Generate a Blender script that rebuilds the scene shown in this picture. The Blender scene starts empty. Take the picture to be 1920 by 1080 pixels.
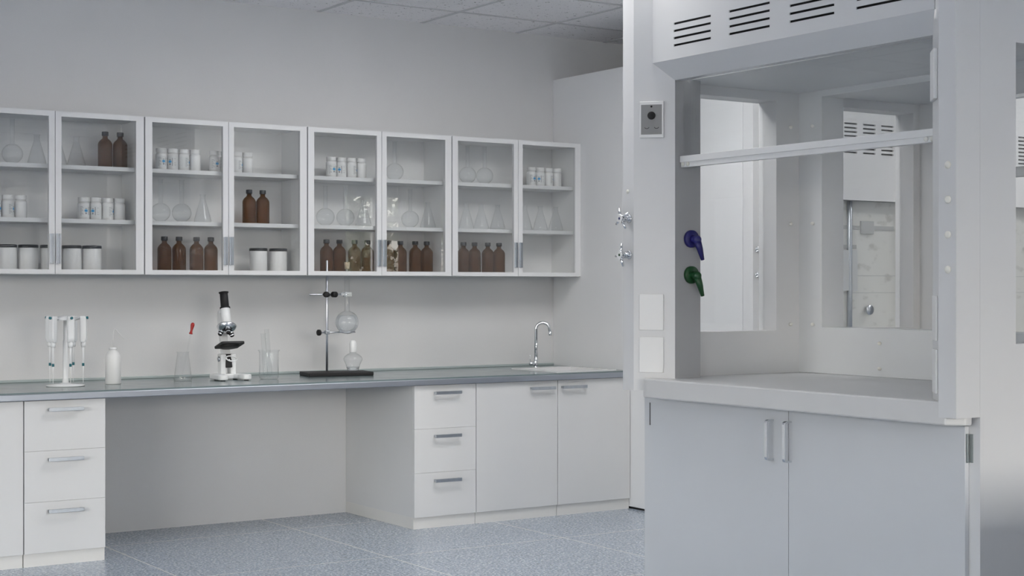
import bpy, bmesh, math, random
from mathutils import Vector, Matrix
random.seed(7)
R = math.radians
sc = bpy.context.scene
COL = sc.collection

# ------------------------------------------------------------------ materials
def new_mat(name):
    m = bpy.data.materials.new(name); m.use_nodes = True
    nt = m.node_tree
    for n in list(nt.nodes): nt.nodes.remove(n)
    out = nt.nodes.new('ShaderNodeOutputMaterial')
    return m, nt, out

def N(nt, t, **kw):
    n = nt.nodes.new(t)
    for k, v in kw.items():
        if k in n.inputs.keys(): n.inputs[k].default_value = v
        else: setattr(n, k, v)
    return n

def paint(name, col, rough=.5, metal=0., var=.02, scale=3., bump=0., bscale=200., spec=.5, coat=0.):
    """painted / plastic / metal surface with a faint procedural tone variation"""
    m, nt, out = new_mat(name)
    p = N(nt, 'ShaderNodeBsdfPrincipled')
    p.inputs['Roughness'].default_value = rough
    p.inputs['Metallic'].default_value = metal
    p.inputs['Specular IOR Level'].default_value = spec
    p.inputs['Coat Weight'].default_value = coat
    tc = N(nt, 'ShaderNodeTexCoord')
    no = N(nt, 'ShaderNodeTexNoise'); no.inputs['Scale'].default_value = scale; no.inputs['Detail'].default_value = 4
    nt.links.new(tc.outputs['Object'], no.inputs['Vector'])
    mr = N(nt, 'ShaderNodeMapRange'); mr.inputs['From Min'].default_value = .3; mr.inputs['From Max'].default_value = .7
    mr.inputs['To Min'].default_value = 1 - var; mr.inputs['To Max'].default_value = 1 + var
    nt.links.new(no.outputs['Fac'], mr.inputs['Value'])
    mx = N(nt, 'ShaderNodeVectorMath', operation='SCALE'); mx.inputs[0].default_value = col[:3]
    nt.links.new(mr.outputs['Result'], mx.inputs['Scale'])
    nt.links.new(mx.outputs['Vector'], p.inputs['Base Color'])
    if bump:
        n2 = N(nt, 'ShaderNodeTexNoise'); n2.inputs['Scale'].default_value = bscale
        nt.links.new(tc.outputs['Object'], n2.inputs['Vector'])
        b = N(nt, 'ShaderNodeBump'); b.inputs['Strength'].default_value = bump; b.inputs['Distance'].default_value = .002
        nt.links.new(n2.outputs['Fac'], b.inputs['Height']); nt.links.new(b.outputs['Normal'], p.inputs['Normal'])
    nt.links.new(p.outputs['BSDF'], out.inputs['Surface'])
    return m

def clear_glass(name, tint=(1, 1, 1), ior=1.5, rough=0.0, boost=1.0):
    """thin walled glass: tinted transparency with Fresnel reflection on both sides"""
    m, nt, out = new_mat(name)
    geo = N(nt, 'ShaderNodeNewGeometry')
    mi = N(nt, 'ShaderNodeMapRange'); mi.inputs['To Min'].default_value = ior; mi.inputs['To Max'].default_value = 1 / ior
    nt.links.new(geo.outputs['Backfacing'], mi.inputs['Value'])
    fr = N(nt, 'ShaderNodeFresnel'); nt.links.new(mi.outputs['Result'], fr.inputs['IOR'])
    mu = N(nt, 'ShaderNodeMath', operation='MULTIPLY'); mu.use_clamp = True; mu.inputs[1].default_value = boost
    nt.links.new(fr.outputs['Fac'], mu.inputs[0])
    tr = N(nt, 'ShaderNodeBsdfTransparent'); tr.inputs['Color'].default_value = (*tint, 1)
    gl = N(nt, 'ShaderNodeBsdfGlossy'); gl.inputs['Roughness'].default_value = rough
    mix = N(nt, 'ShaderNodeMixShader')
    nt.links.new(mu.outputs[0], mix.inputs[0]); nt.links.new(tr.outputs[0], mix.inputs[1]); nt.links.new(gl.outputs[0], mix.inputs[2])
    nt.links.new(mix.outputs[0], out.inputs['Surface'])
    return m

M = {}
M['wall'] = paint('wall_paint', (.61, .61, .615), .7, bump=.25, bscale=350, var=.015, spec=.3)
M['white'] = paint('white_laminate', (.62, .62, .62), .42, var=.01)
M['plinth'] = paint('plinth_laminate', (.66, .65, .63), .5, var=.02)
M['frame'] = paint('cabinet_frame_laminate', (.66, .665, .675), .4, var=.01)
M['carcass'] = paint('cabinet_inside_laminate', (.76, .762, .765), .5, var=.02)
M['hood'] = paint('hood_enamel', (.62, .622, .63), .38, var=.012)
M['hood_in'] = paint('hood_lining', (.66, .67, .68), .45, var=.02)
M['jamb'] = paint('jamb_dark_grey', (.34, .345, .355), .4, var=.02)  # darker grey than the rest of the post
M['hooddoor'] = paint('hood_door_enamel', (.565, .58, .605), .4, var=.012)
M['worktop_hood'] = paint('hood_worktop_resin', (.58, .58, .582), .34, var=.015, scale=6)
M['plate'] = paint('cover_plate_plastic', (.72, .72, .72), .35, var=.01)
M['bolt'] = paint('cream_cap_plastic', (.72, .71, .66), .35)
M['black'] = paint('black_plastic', (.010, .010, .011), .55, spec=.3)
M['dark'] = paint('near_black_matt', (.006, .006, .007), .8)
M['seam'] = paint('joint_shadow_gap', (.10, .10, .10), .8)
M['chrome'] = paint('chrome', (.72, .74, .77), .2, metal=1., var=.01)
M['brushed'] = paint('brushed_aluminium', (.50, .53, .57), .34, metal=1., var=.06, scale=40)
M['steelrod'] = paint('steel_rod', (.55, .57, .62), .28, metal=1.)
M['pot'] = paint('white_plastic_jar', (.74, .74, .74), .35, var=.01)
M['lid'] = paint('black_lid_plastic', (.016, .018, .022), .35)
M['stage'] = paint('stage_black_metal', (.018, .018, .02), .5, spec=.3)
M['scope'] = paint('microscope_white_enamel', (.74, .75, .76), .25, var=.01)
M['teal'] = paint('teal_plastic', (.005, .12, .15), .35)
M['red'] = paint('red_rubber', (.34, .012, .01), .4)
M['cork'] = paint('cork', (.55, .45, .33), .8, var=.15, scale=120)
M['blue'] = paint('blue_handle_plastic', (.010, .009, .115), .42, var=.12, scale=60)
M['green'] = paint('green_handle_plastic', (.003, .05, .012), .42, var=.12, scale=60)
M['label'] = paint('paper_label', (.70, .71, .71), .55)
M['print'] = paint('label_print_ink', (.22, .23, .25), .6)
M['inkblue'] = paint('label_blue_ink', (.03, .30, .62), .5)
M['ctrlgrey'] = paint('control_face_grey', (.22, .22, .225), .4)
M['reflectgrey'] = paint('pale_grey_reflection', (.54, .54, .53), .5)
M['hingegrey'] = paint('hinge_grey', (.22, .245, .25), .45)
M['ceramic'] = paint('sink_ceramic', (.68, .68, .69), .2)
M['stoneboard'] = None
M['glass'] = clear_glass('window_glass', (.985, .99, .99))
M['cabglass'] = clear_glass('cabinet_glass', (.985, .99, .99), 1.5, boost=1.3)
M['lab'] = clear_glass('laboratory_glass', (.978, .982, .985), 1.30)
M['labfaint'] = clear_glass('thin_laboratory_glass', (.985, .99, .99), 1.22)
M['bark'] = paint('bark', (.10, .075, .05), .9, var=.3, scale=8)
M['leaf'] = paint('leaves', (.13, .145, .10), .6, var=.4, scale=2)
M['lawn'] = paint('pale_paving', (.50, .50, .50), .95, var=.1, scale=2)

def amber():
    m, nt, out = new_mat('amber_glass')
    p = N(nt, 'ShaderNodeBsdfPrincipled'); p.inputs['Base Color'].default_value = (.085, .042, .018, 1)
    p.inputs['Roughness'].default_value = .18; p.inputs['IOR'].default_value = 1.45
    tr = N(nt, 'ShaderNodeBsdfTransparent'); tr.inputs['Color'].default_value = (.62, .38, .17, 1)
    lw = N(nt, 'ShaderNodeLayerWeight'); lw.inputs['Blend'].default_value = .35
    mr = N(nt, 'ShaderNodeMapRange'); mr.inputs['To Min'].default_value = .42; mr.inputs['To Max'].default_value = .95
    nt.links.new(lw.outputs['Facing'], mr.inputs['Value'])
    mx = N(nt, 'ShaderNodeMixShader'); nt.links.new(mr.outputs['Result'], mx.inputs[0])
    nt.links.new(tr.outputs[0], mx.inputs[1]); nt.links.new(p.outputs[0], mx.inputs[2])
    nt.links.new(mx.outputs[0], out.inputs['Surface'])
    return m
M['amber'] = amber()

def liquid():
    m, nt, out = new_mat('clear_liquid')
    g = N(nt, 'ShaderNodeBsdfGlass'); g.inputs['IOR'].default_value = 1.33; g.inputs['Color'].default_value = (.98, .99, 1, 1)
    tr = N(nt, 'ShaderNodeBsdfTransparent'); tr.inputs['Color'].default_value = (.96, .97, .98, 1)
    mx = N(nt, 'ShaderNodeMixShader'); mx.inputs[0].default_value = .6
    nt.links.new(g.outputs[0], mx.inputs[2]); nt.links.new(tr.outputs[0], mx.inputs[1])
    nt.links.new(mx.outputs[0], out.inputs['Surface'])
    return m
M['liquid'] = liquid()

def floor_mat():
    m, nt, out = new_mat('blue_terrazzo_tiles')
    L = nt.links
    p = N(nt, 'ShaderNodeBsdfPrincipled'); p.inputs['Roughness'].default_value = .22
    tc = N(nt, 'ShaderNodeTexCoord')
    no = N(nt, 'ShaderNodeTexNoise'); no.inputs['Scale'].default_value = 90; no.inputs['Detail'].default_value = 6; no.inputs['Roughness'].default_value = .75
    L.new(tc.outputs['Object'], no.inputs['Vector'])
    vo = N(nt, 'ShaderNodeTexVoronoi'); vo.inputs['Scale'].default_value = 120
    L.new(tc.outputs['Object'], vo.inputs['Vector'])
    cr = N(nt, 'ShaderNodeValToRGB')
    e = cr.color_ramp.elements
    e[0].position = .36; e[0].color = (.13, .165, .22, 1)
    e[1].position = .66; e[1].color = (.70, .74, .79, 1)
    x = e.new(.5); x.color = (.32, .37, .445, 1)
    L.new(no.outputs['Fac'], cr.inputs['Fac'])
    sep = N(nt, 'ShaderNodeSeparateColor'); L.new(vo.outputs['Color'], sep.inputs['Color'])
    chip = N(nt, 'ShaderNodeMapRange'); chip.inputs['From Min'].default_value = 0; chip.inputs['From Max'].default_value = 1
    chip.inputs['To Min'].default_value = .72; chip.inputs['To Max'].default_value = 1.32
    L.new(sep.outputs[0], chip.inputs['Value'])
    mul = N(nt, 'ShaderNodeVectorMath', operation='SCALE'); L.new(cr.outputs['Color'], mul.inputs[0]); L.new(chip.outputs['Result'], mul.inputs['Scale'])
    # grout lines, one metre grid
    sx = N(nt, 'ShaderNodeSeparateXYZ'); L.new(tc.outputs['Object'], sx.inputs[0])
    fac = []
    for ax, off in (('X', .507), ('Y', .372)):
        a = N(nt, 'ShaderNodeMath', operation='SUBTRACT'); L.new(sx.outputs[ax], a.inputs[0]); a.inputs[1].default_value = off - .5
        f = N(nt, 'ShaderNodeMath', operation='FRACT'); L.new(a.outputs[0], f.inputs[0])
        s = N(nt, 'ShaderNodeMath', operation='SUBTRACT'); L.new(f.outputs[0], s.inputs[0]); s.inputs[1].default_value = .5
        ab = N(nt, 'ShaderNodeMath', operation='ABSOLUTE'); L.new(s.outputs[0], ab.inputs[0])
        lt = N(nt, 'ShaderNodeMath', operation='LESS_THAN'); L.new(ab.outputs[0], lt.inputs[0]); lt.inputs[1].default_value = .0028
        fac.append(lt)
    mxx = N(nt, 'ShaderNodeMath', operation='MAXIMUM'); L.new(fac[0].outputs[0], mxx.inputs[0]); L.new(fac[1].outputs[0], mxx.inputs[1])
    mix = N(nt, 'ShaderNodeMix'); mix.data_type = 'RGBA'
    L.new(mxx.outputs[0], mix.inputs['Factor']); L.new(mul.outputs[0], mix.inputs[6]); mix.inputs[7].default_value = (.74, .72, .72, 1)
    L.new(mix.outputs[2], p.inputs['Base Color'])
    L.new(p.outputs[0], out.inputs['Surface'])
    return m
M['floor'] = floor_mat()

def ceiling_mat():
    m, nt, out = new_mat('mineral_fibre_ceiling_tiles')
    L = nt.links
    p = N(nt, 'ShaderNodeBsdfPrincipled'); p.inputs['Roughness'].default_value = .85; p.inputs['Specular IOR Level'].default_value = .2
    tc = N(nt, 'ShaderNodeTexCoord')
    no = N(nt, 'ShaderNodeTexNoise'); no.inputs['Scale'].default_value = 45; no.inputs['Detail'].default_value = 3; no.inputs['Distortion'].default_value = 1.2
    L.new(tc.outputs['Object'], no.inputs['Vector'])
    lt0 = N(nt, 'ShaderNodeMapRange'); lt0.inputs['From Min'].default_value = .30; lt0.inputs['From Max'].default_value = .36
    L.new(no.outputs['Fac'], lt0.inputs['Value'])
    n2 = N(nt, 'ShaderNodeTexNoise'); n2.inputs['Scale'].default_value = 260
    L.new(tc.outputs['Object'], n2.inputs['Vector'])
    base = N(nt, 'ShaderNodeMapRange'); base.inputs['From Min'].default_value = .3; base.inputs['From Max'].default_value = .7
    base.inputs['To Min'].default_value = .78; base.inputs['To Max'].default_value = .90
    L.new(n2.outputs['Fac'], base.inputs['Value'])
    pm = N(nt, 'ShaderNodeMapRange'); pm.inputs['To Min'].default_value = .25; pm.inputs['To Max'].default_value = 1
    L.new(lt0.outputs['Result'], pm.inputs['Value'])
    mu = N(nt, 'ShaderNodeMath', operation='MULTIPLY'); L.new(base.outputs['Result'], mu.inputs[0]); L.new(pm.outputs['Result'], mu.inputs[1])
    vm = N(nt, 'ShaderNodeVectorMath', operation='SCALE'); vm.inputs[0].default_value = (1, .985, 1.0); L.new(mu.outputs[0], vm.inputs['Scale'])
    L.new(vm.outputs[0], p.inputs['Base Color'])
    bp = N(nt, 'ShaderNodeBump'); bp.inputs['Strength'].default_value = .3; bp.inputs['Distance'].default_value = .003
    L.new(lt0.outputs['Result'], bp.inputs['Height']); L.new(bp.outputs[0], p.inputs['Normal'])
    L.new(p.outputs[0], out.inputs['Surface'])
    return m
M['ceiling'] = ceiling_mat()
M['tbar'] = paint('ceiling_grid_enamel', (.55, .55, .56), .5)

def counter_mat():
    m, nt, out = new_mat('sea_green_glass_worktop')
    L = nt.links
    p = N(nt, 'ShaderNodeBsdfPrincipled'); p.inputs['Roughness'].default_value = .16; p.inputs['Base Color'].default_value = (.165, .21, .22, 1)
    p.inputs['IOR'].default_value = 1.6
    tc = N(nt, 'ShaderNodeTexCoord')
    no = N(nt, 'ShaderNodeTexNoise'); no.inputs['Scale'].default_value = 12; no.inputs['Detail'].default_value = 5
    L.new(tc.outputs['Object'], no.inputs['Vector'])
    mr = N(nt, 'ShaderNodeMapRange'); mr.inputs['To Min'].default_value = .12; mr.inputs['To Max'].default_value = .24
    L.new(no.outputs['Fac'], mr.inputs['Value']); L.new(mr.outputs[0], p.inputs['Roughness'])
    L.new(p.outputs[0], out.inputs['Surface'])
    return m
M['counter'] = counter_mat()
M['upst'] = paint('pale_green_upstand', (.36, .41, .41), .25)
M['edge'] = paint('worktop_metal_edge', (.36, .385, .43), .38, metal=.8, var=.03)

def stone_mat():
    m, nt, out = new_mat('pale_mottled_board')
    L = nt.links
    p = N(nt, 'ShaderNodeBsdfPrincipled'); p.inputs['Roughness'].default_value = .6
    tc = N(nt, 'ShaderNodeTexCoord')
    mp = N(nt, 'ShaderNodeMapping'); mp.inputs['Scale'].default_value = (3, 3, 5)
    L.new(tc.outputs['Object'], mp.inputs['Vector'])
    no = N(nt, 'ShaderNodeTexNoise'); no.inputs['Scale'].default_value = 4; no.inputs['Detail'].default_value = 6
    L.new(mp.outputs[0], no.inputs['Vector'])
    cr = N(nt, 'ShaderNodeValToRGB'); e = cr.color_ramp.elements
    e[0].position = .30; e[0].color = (.60, .585, .55, 1); e[1].position = .42; e[1].color = (.80, .785, .75, 1)
    L.new(no.outputs['Fac'], cr.inputs['Fac'])
    L.new(cr.outputs[0], p.inputs['Base Color']); L.new(p.outputs[0], out.inputs['Surface'])
    return m
M['stoneboard'] = stone_mat()

# ------------------------------------------------------------------ mesh helpers
class MB:
    def __init__(s): s.bm = bmesh.new()
    def _add(s, verts, faces, sm=False, mi=0):
        vs = [s.bm.verts.new(v) for v in verts]
        for f in faces:
            try:
                fc = s.bm.faces.new([vs[i] for i in f]); fc.smooth = sm; fc.material_index = mi
            except ValueError: pass
        return s
    def box(s, x0, x1, y0, y1, z0, z1, b=0, mi=0, seg=2):
        t = bmesh.new()
        r = bmesh.ops.create_cube(t, size=1)
        for v in t.verts:
            v.co = Vector(((x0 + x1) / 2 + v.co.x * (x1 - x0), (y0 + y1) / 2 + v.co.y * (y1 - y0), (z0 + z1) / 2 + v.co.z * (z1 - z0)))
        if b:
            bmesh.ops.bevel(t, geom=list(t.edges), offset=b, segments=seg, affect='EDGES', profile=.5)
        return s.merge(t, mi)
    def merge(s, t, mi=0, mat=None, sm=None):
        mp = {}
        for v in t.verts: mp[v] = s.bm.verts.new(mat @ v.co if mat else v.co)
        for f in t.faces:
            try:
                n = s.bm.faces.new([mp[v] for v in f.verts]); n.smooth = f.smooth if sm is None else sm; n.material_index = mi
            except ValueError: pass
        t.free(); return s
    def prism(s, poly, z0, z1, axis='z', b=0, mi=0):
        """polygon extruded along an axis; poly holds the two remaining coordinates in cyclic order"""
        def P(a, c, h):
            return {'z': (a, c, h), 'x': (h, a, c), 'y': (a, h, c)}[axis]
        t = bmesh.new(); n = len(poly)
        lo = [t.verts.new(P(*p, z0)) for p in poly]; hi = [t.verts.new(P(*p, z1)) for p in poly]
        t.faces.new(lo[::-1]); t.faces.new(hi)
        for i in range(n): t.faces.new((lo[i], lo[(i + 1) % n], hi[(i + 1) % n], hi[i]))
        bmesh.ops.recalc_face_normals(t, faces=list(t.faces))
        if b: bmesh.ops.bevel(t, geom=list(t.edges), offset=b, segments=2, affect='EDGES', profile=.5)
        return s.merge(t, mi)
    def lathe(s, prof, seg=32, c=(0, 0, 0), mat=None, mi=0, sm=True):
        t = bmesh.new(); rings = []
        for r, z in prof:
            if r < 1e-6: rings.append([t.verts.new((0, 0, z))])
            else: rings.append([t.verts.new((r * math.cos(2 * math.pi * k / seg), r * math.sin(2 * math.pi * k / seg), z)) for k in range(seg)])
        for a, b2 in zip(rings, rings[1:]):
            for k in range(seg):
                k2 = (k + 1) % seg
                if len(a) == 1 and len(b2) == 1: continue
                if len(a) == 1: f = (a[0], b2[k2], b2[k])
                elif len(b2) == 1: f = (a[k], a[k2], b2[0])
                else: f = (a[k], a[k2], b2[k2], b2[k])
                t.faces.new(f).smooth = sm
        bmesh.ops.recalc_face_normals(t, faces=list(t.faces))
        mm = Matrix.Translation(c) @ (mat or Matrix.Identity(4))
        return s.merge(t, mi, mm)
    def cyl(s, p0, p1, r0, r1=None, seg=20, b=0, mi=0, caps=True):
        p0, p1 = Vector(p0), Vector(p1); r1 = r0 if r1 is None else r1
        d = p1 - p0; h = d.length
        q = d.to_track_quat('Z', 'Y').to_matrix().to_4x4()
        if caps:
            bb = b or min(r0, r1, h / 2) * .12
            prof = [(0, 0), (max(r0 - bb, 0), 0), (r0, bb), (r1, h - bb), (max(r1 - bb, 0), h), (0, h)]
        else: prof = [(r0, 0), (r1, h)]
        return s.lathe(prof, seg, p0, q, mi)
    def tube(s, pts, r, seg=10, mi=0, closed=False):
        pts = [Vector(p) for p in pts]; n = len(pts); rs = r if isinstance(r, (list, tuple)) else [r] * n
        t = bmesh.new(); rings = []; up = None
        for i, p in enumerate(pts):
            a = pts[(i - 1) % n] if (i or closed) else p; c = pts[(i + 1) % n] if (i < n - 1 or closed) else p
            d = (c - a).normalized()
            if up is None: up = d.orthogonal().normalized()
            up = (up - d * up.dot(d)).normalized(); sd = d.cross(up)
            rings.append([t.verts.new(p + (up * math.cos(2 * math.pi * k / seg) + sd * math.sin(2 * math.pi * k / seg)) * rs[i]) for k in range(seg)])
        for i in range(n if closed else n - 1):
            a, b2 = rings[i], rings[(i + 1) % n]
            for k in range(seg): t.faces.new((a[k], a[(k + 1) % seg], b2[(k + 1) % seg], b2[k])).smooth = True
        if not closed: t.faces.new(rings[0][::-1]); t.faces.new(rings[-1])
        bmesh.ops.recalc_face_normals(t, faces=list(t.faces))
        return s.merge(t, mi)
    def sphere(s, c, r, seg=16, sc3=(1, 1, 1), mi=0):
        t = bmesh.new(); bmesh.ops.create_uvsphere(t, u_segments=seg, v_segments=max(6, seg // 2), radius=r)
        for f in t.faces: f.smooth = True
        return s.merge(t, mi, Matrix.Translation(c) @ Matrix.Diagonal((*sc3, 1)))
    def plate(s, axis, a0, a1, u0, u1, v0, v1, holes=(), mi=0):
        """flat panel between a0 and a1 on an axis with rectangular holes (u, v are the other two axes in x y z order)"""
        U = sorted({u0, u1} | {h[i] for h in holes for i in (0, 1)}); V = sorted({v0, v1} | {h[i] for h in holes for i in (2, 3)})
        nu, nv = len(U) - 1, len(V) - 1
        def solid(i, j):
            if i < 0 or j < 0 or i >= nu or j >= nv: return False
            cu, cv = (U[i] + U[i + 1]) / 2, (V[j] + V[j + 1]) / 2
            return not any(h[0] < cu < h[1] and h[2] < cv < h[3] for h in holes)
        def P(a, u, v): return {'x': (a, u, v), 'y': (u, a, v), 'z': (u, v, a)}[axis]
        t = bmesh.new(); vv = {}
        def V_(a, i, j):
            k = (a, i, j)
            if k not in vv: vv[k] = t.verts.new(P(a, U[i], V[j]))
            return vv[k]
        for i in range(nu):
            for j in range(nv):
                if not solid(i, j): continue
                for a in (a0, a1): t.faces.new((V_(a, i, j), V_(a, i + 1, j), V_(a, i + 1, j + 1), V_(a, i, j + 1)))
                for (di, dj, e0, e1) in ((-1, 0, (i, j), (i, j + 1)), (1, 0, (i + 1, j), (i + 1, j + 1)), (0, -1, (i, j), (i + 1, j)), (0, 1, (i, j + 1), (i + 1, j + 1))):
                    if not solid(i + di, j + dj): t.faces.new((V_(a0, *e0), V_(a0, *e1), V_(a1, *e1), V_(a1, *e0)))
        bmesh.ops.recalc_face_normals(t, faces=list(t.faces))
        return s.merge(t, mi)
    def move(s, m):
        bmesh.ops.transform(s.bm, matrix=m, verts=list(s.bm.verts)); return s
    def build(s, name, mat, parent=None, loc=None, rot=None, label=None, kind=None):
        me = bpy.data.meshes.new(name)
        s.bm.to_mesh(me); s.bm.free()
        for mm in (mat if isinstance(mat, (list, tuple)) else [mat]): me.materials.append(mm)
        o = bpy.data.objects.new(name, me); COL.objects.link(o)
        if parent: o.parent = parent
        if loc: o.location = loc
        if rot: o.rotation_euler = rot
        if label: o['label'] = label
        if kind: o['kind'] = kind
        return o

def thing(name, label, cat, loc=(0, 0, 0), rz=0, group=None):
    o = bpy.data.objects.new(name, None); COL.objects.link(o); o.empty_display_size = .05
    o.location = loc; o.rotation_euler = (0, 0, rz)
    return tag(o, label, cat, group)

def tag(o, label, cat, group=None):
    o['label'] = label; o['category'] = cat
    if group: o['group'] = group
    return o

def struct(o):
    o['kind'] = 'structure'; return o

def kids(o): return [c for c in bpy.data.objects if c.parent == o]
TREE = {}
def register(root):
    def rec(o): return (o, [rec(c) for c in kids(o)])
    TREE[root.name] = rec(root); return root
def copy_thing(root, loc, rz=0, label=None, group=None):
    def cp(node, parent):
        o, ch = node; n = o.copy(); COL.objects.link(n)
        if parent is not None: n.parent = parent
        for c in ch: cp(c, n)
        return n
    n = cp(TREE[root.name], None)
    n.location = loc; n.rotation_euler = (0, 0, rz)
    if label: n['label'] = label
    if group: n['group'] = group
    return n

# ------------------------------------------------------------------ room
WY = 7.768; CZ = 2.777; X0, X1, Y0 = -4.6, 13.4, -4.6
T = .2
struct(MB().box(X0 - T, X1 + T, Y0 - T, WY + T, -.12, 0).build('floor', M['floor']))
struct(MB().box(X0 - T, X1 + T, Y0 - T, WY + T, CZ, CZ + .15).build('ceiling', M['ceiling']))
struct(MB().box(X0 - T, X1 + T, WY, WY + T, 0, CZ).build('wall_back', M['wall']))
struct(MB().box(X1, X1 + T, Y0, WY, 0, CZ).build('wall_right', M['wall']))
lwins = [(-3.9 + i * 1.9, -3.9 + i * 1.9 + 1.75) for i in range(5)]
struct(MB().plate('x', X0 - T, X0, Y0, WY, 0, CZ, [(a, b, .85, 2.6) for a, b in lwins]).build('wall_left', M['wall']))
# ceiling suspension grid
g = MB(); GP = .6555
k = -12
xs = [3.843 + GP * i for i in range(-11, 9)]
ys = [7.345 - GP * i for i in range(0, 16)]
for x in xs: g.box(x - .011, x + .011, Y0, WY, CZ - .004, CZ + .001)
for y in ys: g.box(X0, X1, y - .011, y + .011, CZ - .0045, CZ + .001)
struct(g.build('trim_1', M['tbar']))
# window wall behind the viewpoint: ribbon windows
WZ0, WZ1 = .85, 2.6
wins = [(1.16 + i * 1.38, 1.16 + i * 1.38 + 1.30) for i in range(3)] + [(9.4 + i * 1.3, 9.4 + i * 1.3 + 1.22) for i in range(2)]
struct(MB().plate('y', Y0 - T, Y0, X0 - T, X1 + T, 0, CZ, [(a, b, WZ0, WZ1) for a, b in wins]).build('wall_front', M['wall']))
for i, (a, b) in enumerate(wins):
    w = MB().plate('y', Y0 - .12, Y0 - .06, a, b, WZ0, WZ1, [(a + .05, b - .05, WZ0 + .05, 2.05), (a + .05, b - .05, 2.1, WZ1 - .05)]).build('window_%d' % (i + 1), M['white'])
    struct(w)
    MB().box(a + .05, b - .05, Y0 - .093, Y0 - .087, WZ0 + .05, WZ1 - .05).build('pane', M['glass'], w)

for i, (a, b) in enumerate(lwins):
    w = MB().plate('x', X0 - .12, X0 - .06, a, b, WZ0, WZ1, [(a + .05, b - .05, WZ0 + .05, 2.05), (a + .05, b - .05, 2.1, WZ1 - .05)]).build('window_%d' % (i + len(wins) + 1), M['white'])
    struct(w)
    MB().box(X0 - .093, X0 - .087, a + .05, b - .05, WZ0 + .05, WZ1 - .05).build('pane', M['glass'], w)

# ------------------------------------------------------------------ wall cabinets
CW = .8933; CX0 = 1.852; CZ0, CZ1 = 1.316, 2.105; CF = 7.48
def make_cabinet():
    t = thing('wall_cabinet', 'x', 'cabinet', (0, WY, CZ0))
    h = CZ1 - CZ0; d = WY - CF   # local: x 0..CW, y -d..0, z 0..h
    w = CW - .004
    c = MB()
    c.box(0, .018, -d + .022, -.001, 0, h); c.box(w - .018, w, -d + .022, -.001, 0, h)
    c.box(.018, w - .018, -d + .022, -.001, 0, .018); c.box(.018, w - .018, -d + .022, -.001, h - .018, h)
    c.box(.018, w - .018, -.010, -.001, .018, h - .018)
    c.build('body', M['carcass'], t)
    for z in (1.588, 1.850):
        zz = z - CZ0
        MB().box(.0185, w - .0185, -d + .045, -.0105, zz - .021, zz, .001).build('shelf', M['frame'], t)
    hw = w / 2
    for k in (0, 1):
        x0, x1 = (.0015, hw - .0012) if k == 0 else (hw + .0012, w - .0015)
        lo, ri = (.036, .029) if k == 0 else (.029, .040)
        dr = MB().plate('y', -d, -d + .02, x0, x1, .002, h - .002, [(x0 + lo, x1 - ri, .024, h - .027)]).build('door', M['frame'], t)
        MB().box(x0 + lo - .004, x1 - ri + .004, -d + .008, -d + .012, .020, h - .023).build('pane', M['cabglass'], dr)
        hx = (x1 - .026, x1 - .004) if k == 0 else (x0 + .004, x0 + .026)
        hb = MB()
        hb.box(hx[0], hx[1], -d - .004, -d, .052, .196, .0008)
        for q in (.3, .55, .8):
            xx = hx[0] + (hx[1] - hx[0]) * q
            hb.box(xx - .0015, xx + .0015, -d - .012, -d - .004, .052, .196)
        hb.build('handle', M['brushed'], dr)
    return register(t)
cabname = ['wall cabinet fourth from the corner', 'wall cabinet third from the corner', 'wall cabinet second from the corner', 'wall cabinet in the corner']
cablab = ['white wall cabinet at the open end of the row, two glass doors, black-lidded jars below',
          'white two-door glass wall cabinet with two black-lidded jars beside four brown bottles',
          'white two-door glass wall cabinet with eight brown bottles on its bottom shelf',
          'white two-door glass wall cabinet touching the tall corner panel, four brown bottles inside']
cab0 = make_cabinet()
for i in range(4):
    loc = (CX0 + CW * i, WY, CZ0)
    if i == 0: cab0.location = loc; c = cab0; c['label'] = cablab[0]; c['group'] = 'glass-fronted wall cabinets'
    else: copy_thing(cab0, loc, 0, cablab[i], 'glass-fronted wall cabinets')

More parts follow.
